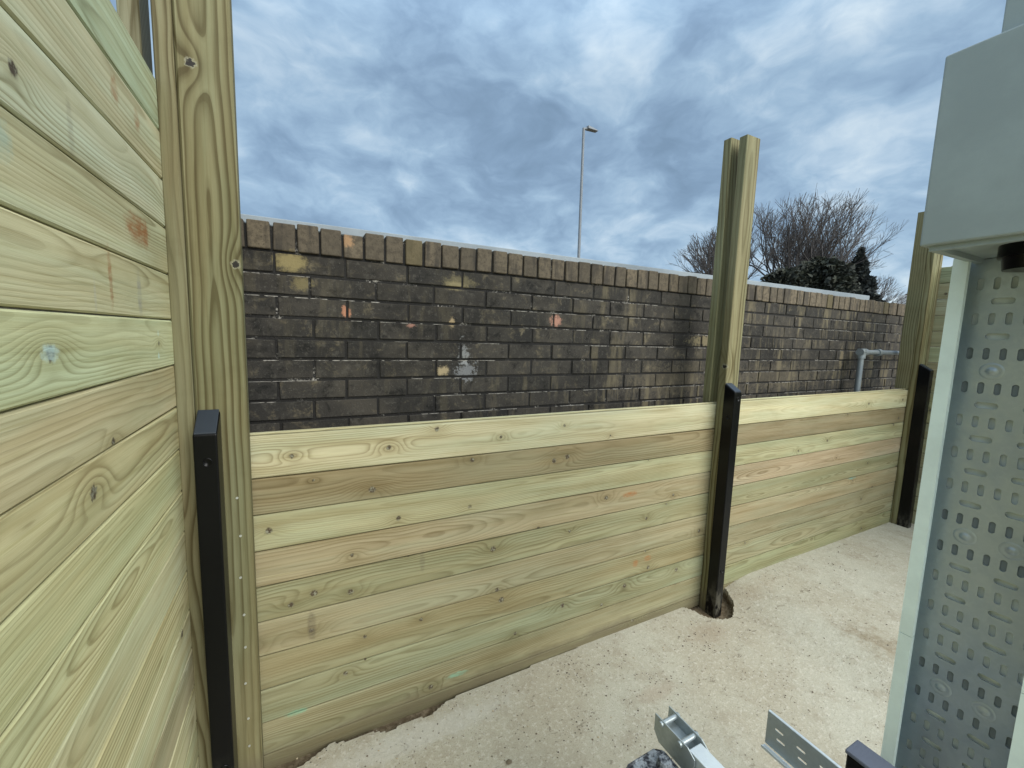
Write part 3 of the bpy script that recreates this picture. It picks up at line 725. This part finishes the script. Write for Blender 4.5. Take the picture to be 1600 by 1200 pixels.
# ------------------------------------------------------------------ things at the bottom edge
br = empty('strut_bracket', (.85, -1.0, 0), 'galvanised strut bar ending in a clamp bracket with two cross pins at the bottom edge', 'bracket')
zb = .5
s = MB()
def cheek(x0, x1):
    pr_ = [(-.788, zb+.002), (-.788, zb-.046), (-.806, zb-.068), (-.915, zb-.068), (-.915, zb-.012), (-.893, zb+.002)]
    n_ = len(pr_); vs = [(x, y, z) for x in (x0, x1) for y, z in pr_]
    s.add(vs, [tuple(range(n_)), tuple(range(2*n_-1, n_-1, -1))]+[(i, (i+1) % n_, n_+(i+1) % n_, n_+i) for i in range(n_)])
cheek(.824, .8275); cheek(.8745, .878)
s.box((.8275, -.90, zb-.030), (.8745, -.795, zb-.026))
s.build('clamp_bracket', M_galv, br, bevel=.001)
for yy in (-.812, -.872):
    p_ = MB(); p_.tube((.8277, yy, zb-.008), (.8743, yy, zb-.008), .0068, n=18); p_.build('cross_pin', M_galv, br)
    for xa, xb_ in ((.8238, .8185), (.8782, .8850)):
        q_ = MB(); q_.tube((xa, yy, zb-.008), (xb_, yy, zb-.008), .0080, .0070, n=12); q_.build('bolt_head', M_galv, br)
MB().box((.8300, -1.9, zb-.060), (.8725, -.893, zb-.006)).build('strut_bar', M_pale, br, bevel=.002)
MB().box((.83, -1.86, 0), (.872, -1.82, zb-.061)).build('leg', M_galv, br)

fb = empty('rubber_block', (.72, -.93, 0), 'scuffed black rubber block left of the galvanised clamp bracket', 'block')
k_ = MB()
pr_ = [(.655, -.838), (.70, -.824), (.785, -.822), (.808, -.838), (.812, -1.25), (.60, -1.25), (.60, -.88)]
n_ = len(pr_)
k_.add([(x, y, 0) for x, y in pr_]+[(x, y, .455-.02*(i in (0, 5, 6))) for i, (x, y) in enumerate(pr_)], [tuple(range(n_)), tuple(range(2*n_-1, n_-1, -1))]+[(i, (i+1) % n_, n_+(i+1) % n_, n_+i) for i in range(n_)])
k_.build('block_body', M_rubber, fb, bevel=.012, bseg=4)
k_ = MB(); k_.tube((.778, -.868, .452), (.778, -.868, .466), .020, .014, n=18); k_.build('moulded_boss', M_rubber, fb, bevel=.003)

st = empty('slotted_channel', (1.125, -1.4, 0), 'short galvanised slotted channel lying level in front of the cable tray', 'channel')
slots = []
y = .033
while y < .85:
    slots += [(y, .0620, .022, .0062, True), (y+.006, .0370, .022, .0062, True)]; y += .0545
M = Matrix.Translation((1.1255, -.9085, .394)) @ Matrix(((0, 0, -1, 0), (-1, 0, 0, 0), (0, 1, 0, 0), (0, 0, 0, 1)))
slab_with_slots('slotted_web', M_galv, st, .9, .0945, slots, .0016, M)
MB().box((1.1265, -1.81, .4868), (1.1340, -.9075, .4903)).build('top_edge', M_pale, st, bevel=.0008)
MB().box((1.108, -1.81, .3875), (1.1245, -.9085, .3895)).box((1.108, -1.81, .3896), (1.110, -.9085, .394)).build('lower_flange', M_pale, st)
MB().box((1.09, -1.80, 0), (1.12, -1.76, .393)).build('leg', M_galv, st)

bp = empty('black_post', (1.215, -1.09, 0), 'short dark stub post top between the slotted channel and the cable tray', 'post')
MB().box((1.186, -1.14, 0), (1.240, -1.066, .488)).build('post_section', M_black, bp, bevel=.004)
MB().box((1.183, -1.143, .489), (1.243, -1.063, .500)).build('end_cap', paint('cap_grey', (.13, .145, .19), .55, .4, grain=.2), bp, bevel=.003)

# ------------------------------------------------------------------ street lamp beyond the wall
lp = empty('street_lamp', (11.76, 15, 0), 'tall grey street lamp column with a small flat head beyond the wall', 'street lamp')
M_col = paint('lamp_column', (.17, .19, .21), .5, .4)
l = MB(); l.tube((11.78, 15, 0), (11.74, 15, 4.0), .095, .085, n=16); l.tube((11.74, 15, 4.0), (11.67, 15, 10.93), .072, .058, n=16); l.build('column', M_col, lp)
l = MB(); l.tube((11.67, 15, 10.90), (11.93, 15, 10.98), .05, .045, n=12); l.build('arm', M_col, lp)
l = MB(); z = 10.97
l.add([(11.85, 14.86, z-.05), (12.42, 14.88, z-.03), (12.42, 15.12, z-.03), (11.85, 15.14, z-.05), (11.85, 14.88, z+.09), (12.42, 14.93, z+.03), (12.42, 15.07, z+.03), (11.85, 15.12, z+.09)],
      [(0, 3, 2, 1), (4, 5, 6, 7), (0, 1, 5, 4), (1, 2, 6, 5), (2, 3, 7, 6), (3, 0, 4, 7)]); l.build('lamp_head', M_col, lp, bevel=.02)

# ------------------------------------------------------------------ trees
M_bark, n, b = newmat('bark')
P = n.n('ShaderNodeNewGeometry').outputs['Position']
n.put(b.inputs['Base Color'], n.mix(n.noise(P, 3, 4), (.045, .041, .040), (.085, .076, .072))); b.inputs['Roughness'].default_value = .95

def bare_tree(x, y, h, spread, label, seed, lean=.1, stems=5, ivy=False):
    random.seed(seed)
    t = empty('bare_tree', (x, y, 0), label, 'tree', 'trees beyond the wall')
    trunk, crown = MB(), MB()
    trunk.tube((x, y, -.2), (x, y, h*.13), .42, .34, n=9)
    def branch(p, d, L, r, lev):
        pp = Vector(p); ee = ((pp.x-x-lean*2)/(spread*1.12))**2+((pp.y-y)/(spread*1.12))**2+((pp.z-h*.48)/(h*.50))**2
        if ee > 1.0: return
        if lev > 5 or (lev == 5 and random.random() < .1): return
        seg = 3; q = Vector(p); dd = Vector(d)
        for i in range(seg):
            dd = (dd+Vector((random.gauss(lean*.09, .085), random.gauss(0, .085), random.gauss(.045, .05)))).normalized()
            q2 = q+dd*L/seg
            ra, rb = r*(1-.25*i/seg), r*(1-.25*(i+1)/seg)
            (trunk if lev < 1 else crown).tube(q, q2, max(ra, .009), max(rb, .007), n=6 if lev < 2 else (4 if lev < 3 else 3), cap=False)
            if lev >= 1 and i == 1 and lev < 5:
                for _ in range(1):
                    a = random.uniform(0, 6.283); side = dd.orthogonal(); side.rotate(Matrix.Rotation(a, 3, dd))
                    branch(q2, (dd+side*random.uniform(.35, .75)+Vector((0, 0, .15))).normalized(), L*random.uniform(.45, .7), rb*.55, lev+1)
            q = q2
        k = (3 if lev in (0, 1, 3, 4) else 2) if lev < 5 else 0
        for _ in range(k):
            a = random.uniform(0, 6.283); side = dd.orthogonal(); side.rotate(Matrix.Rotation(a, 3, dd))
            branch(q, (dd+side*random.uniform(.2, .55)+Vector((lean*.15, 0, .12))).normalized(), L*random.uniform(.6, .82), r*.62, lev+1)
    for i in range(stems):
        a = 6.283*i/stems+random.uniform(-.3, .3); s_ = random.uniform(.25, .75)*spread/h
        d = Vector((math.cos(a)*s_*1.35+lean*.3, math.sin(a)*s_*1.35, 1)).normalized()
        branch((x, y, h*.11), d, h*random.uniform(.27, .33), .13, 0)
    trunk.build('trunk', M_bark, t); crown.build('crown', M_bark, t)
    return t

M_leafs = []
for nm, c1, c2 in (('dark_ivy', (.018, .022, .018), (.045, .050, .032)), ('conifer', (.017, .021, .021), (.042, .047, .038)), ('green_conifer', (.03, .052, .03), (.075, .10, .05))):
    m, n, b = newmat(nm); P = n.n('ShaderNodeNewGeometry').outputs['Position']
    n.put(b.inputs['Base Color'], n.mix(n.ss(n.noise(P, 1.6, 5, .7), .35, .65), c1, c2)); b.inputs['Roughness'].default_value = .85
    M_leafs.append(m)

def evergreen(x, y, h, rad, label, seed, mat, cone=True, count=9000, size=.16):
    random.seed(seed)
    t = empty('evergreen_tree', (x, y, 0), label, 'tree', 'trees beyond the wall')
    MB().tube((x, y, -.2), (x, y, h*.85), .22, .05, n=8).build('trunk', M_bark, t)
    mb = MB(); vs = []; fs = []
    for i in range(count):
        u = random.random(); a = random.uniform(0, 6.283)
        if cone:
            z = h*(1-(1-u)**.5*.98); z = h*(.05+.95*(1-math.sqrt(random.random())))
            R0 = rad*(1-z/h)**1.15*(1+.28*noise.noise(Vector((math.cos(a)*1.5, math.sin(a)*1.5, z*.9+seed)))+.16*math.sin(z*4.5+a*2))
        else:
            z = h*random.uniform(.05, 1); k = z/h
            R0 = rad*math.sqrt(max(0, 1-max(0, (k-.45)/.55)**2.2))*(1+.4*noise.noise(Vector((math.cos(a)*1.7, math.sin(a)*1.7, z*.55+seed))))
        r_ = R0*(random.random()**.35)
        c = Vector((x+r_*math.cos(a), y+r_*math.sin(a), z+random.gauss(0, .12)))
        d1 = Vector((math.cos(a)+random.gauss(0, .5), math.sin(a)+random.gauss(0, .5), random.gauss(.1, .6))).normalized()
        d2 = d1.orthogonal(); d2.rotate(Matrix.Rotation(random.uniform(0, 6.283), 3, d1))
        s1 = size*random.uniform(.6, 1.5); s2 = s1*.42; k = len(vs)
        vs += [c-d1*s1*.4, c+d2*s2, c+d1*s1, c-d2*s2]; fs.append((k, k+1, k+2, k+3))
    mb.add(vs, fs); mb.build('crown', mat, t)

bare_tree(30.0, 20.5, 10.3, 4.4, 'bare winter tree at the left of the clump, partly behind the middle post', 3, -.15, 6)
bare_tree(38.2, 20.3, 13.6, 7.6, 'broad tallest bare winter tree, middle of the clump beyond the wall', 8, .12, 11)
bare_tree(43.4, 22.5, 12.0, 4.6, 'bare winter tree behind the pointed evergreen', 15, .35, 5)
bare_tree(51.5, 21, 8.6, 5.0, 'thin bare winter tree at the right end of the clump', 21, .6, 4)
evergreen(30.0, 16.4, 6.5, 2.0, 'ivy-dark evergreen at the left foot of the tallest bare tree', 2, M_leafs[0], False, 9000, .20)
evergreen(34.0, 16.2, 7.6, 2.9, 'broad rounded dark evergreen left of the pointed one', 6, M_leafs[0], False, 16000, .21)
evergreen(39.8, 16.4, 9.35, 3.7, 'pointed dark conifer standing above the others', 4, M_leafs[1], True, 20000, .22)
evergreen(43.4, 17.1, 6.7, 2.6, 'lower greener conifer right of the pointed one', 12, M_leafs[2], True, 9000, .20)

# ------------------------------------------------------------------ house far behind, right of the trees
u_ = Vector((2.63, 1, 0)).normalized(); v_ = Vector((u_.y, -u_.x, 0)); hb = u_*60+Vector((0, -1.5, 0))
hs = empty('house', tuple(hb), 'white flat-topped house wall with a dark pitched roof, left of the far right post', 'house')
M_ren = paint('white_render', (.62, .64, .66), .8, .2); M_rf = paint('roof_tile', (.10, .065, .055), .85, .2, grain=.4)
def hp(a, b, z): q = hb+u_*a+v_*b; return (q.x, q.y, z)
def hbox(a0, a1, b0, b1, z0, z1):
    return [hp(a0, b0, z0), hp(a1, b0, z0), hp(a1, b1, z0), hp(a0, b1, z0), hp(a0, b0, z1), hp(a1, b0, z1), hp(a1, b1, z1), hp(a0, b1, z1)]
BF = [(0, 3, 2, 1), (4, 5, 6, 7), (0, 1, 5, 4), (1, 2, 6, 5), (2, 3, 7, 6), (3, 0, 4, 7)]
MB().add(hbox(0, 9, 0, 10, 0, 6.95), BF).build('wall', M_ren, hs)
r = MB(); r.add([hp(.5, .35, 6.96), hp(9.3, .35, 6.96), hp(9.3, 9.6, 6.96), hp(.5, 9.6, 6.96), hp(.5, 5, 10.9), hp(9.3, 5, 10.9)],
                [(0, 1, 5, 4), (1, 2, 5), (2, 3, 4, 5), (3, 0, 4), (3, 2, 1, 0)]); r.build('roof', M_rf, hs)
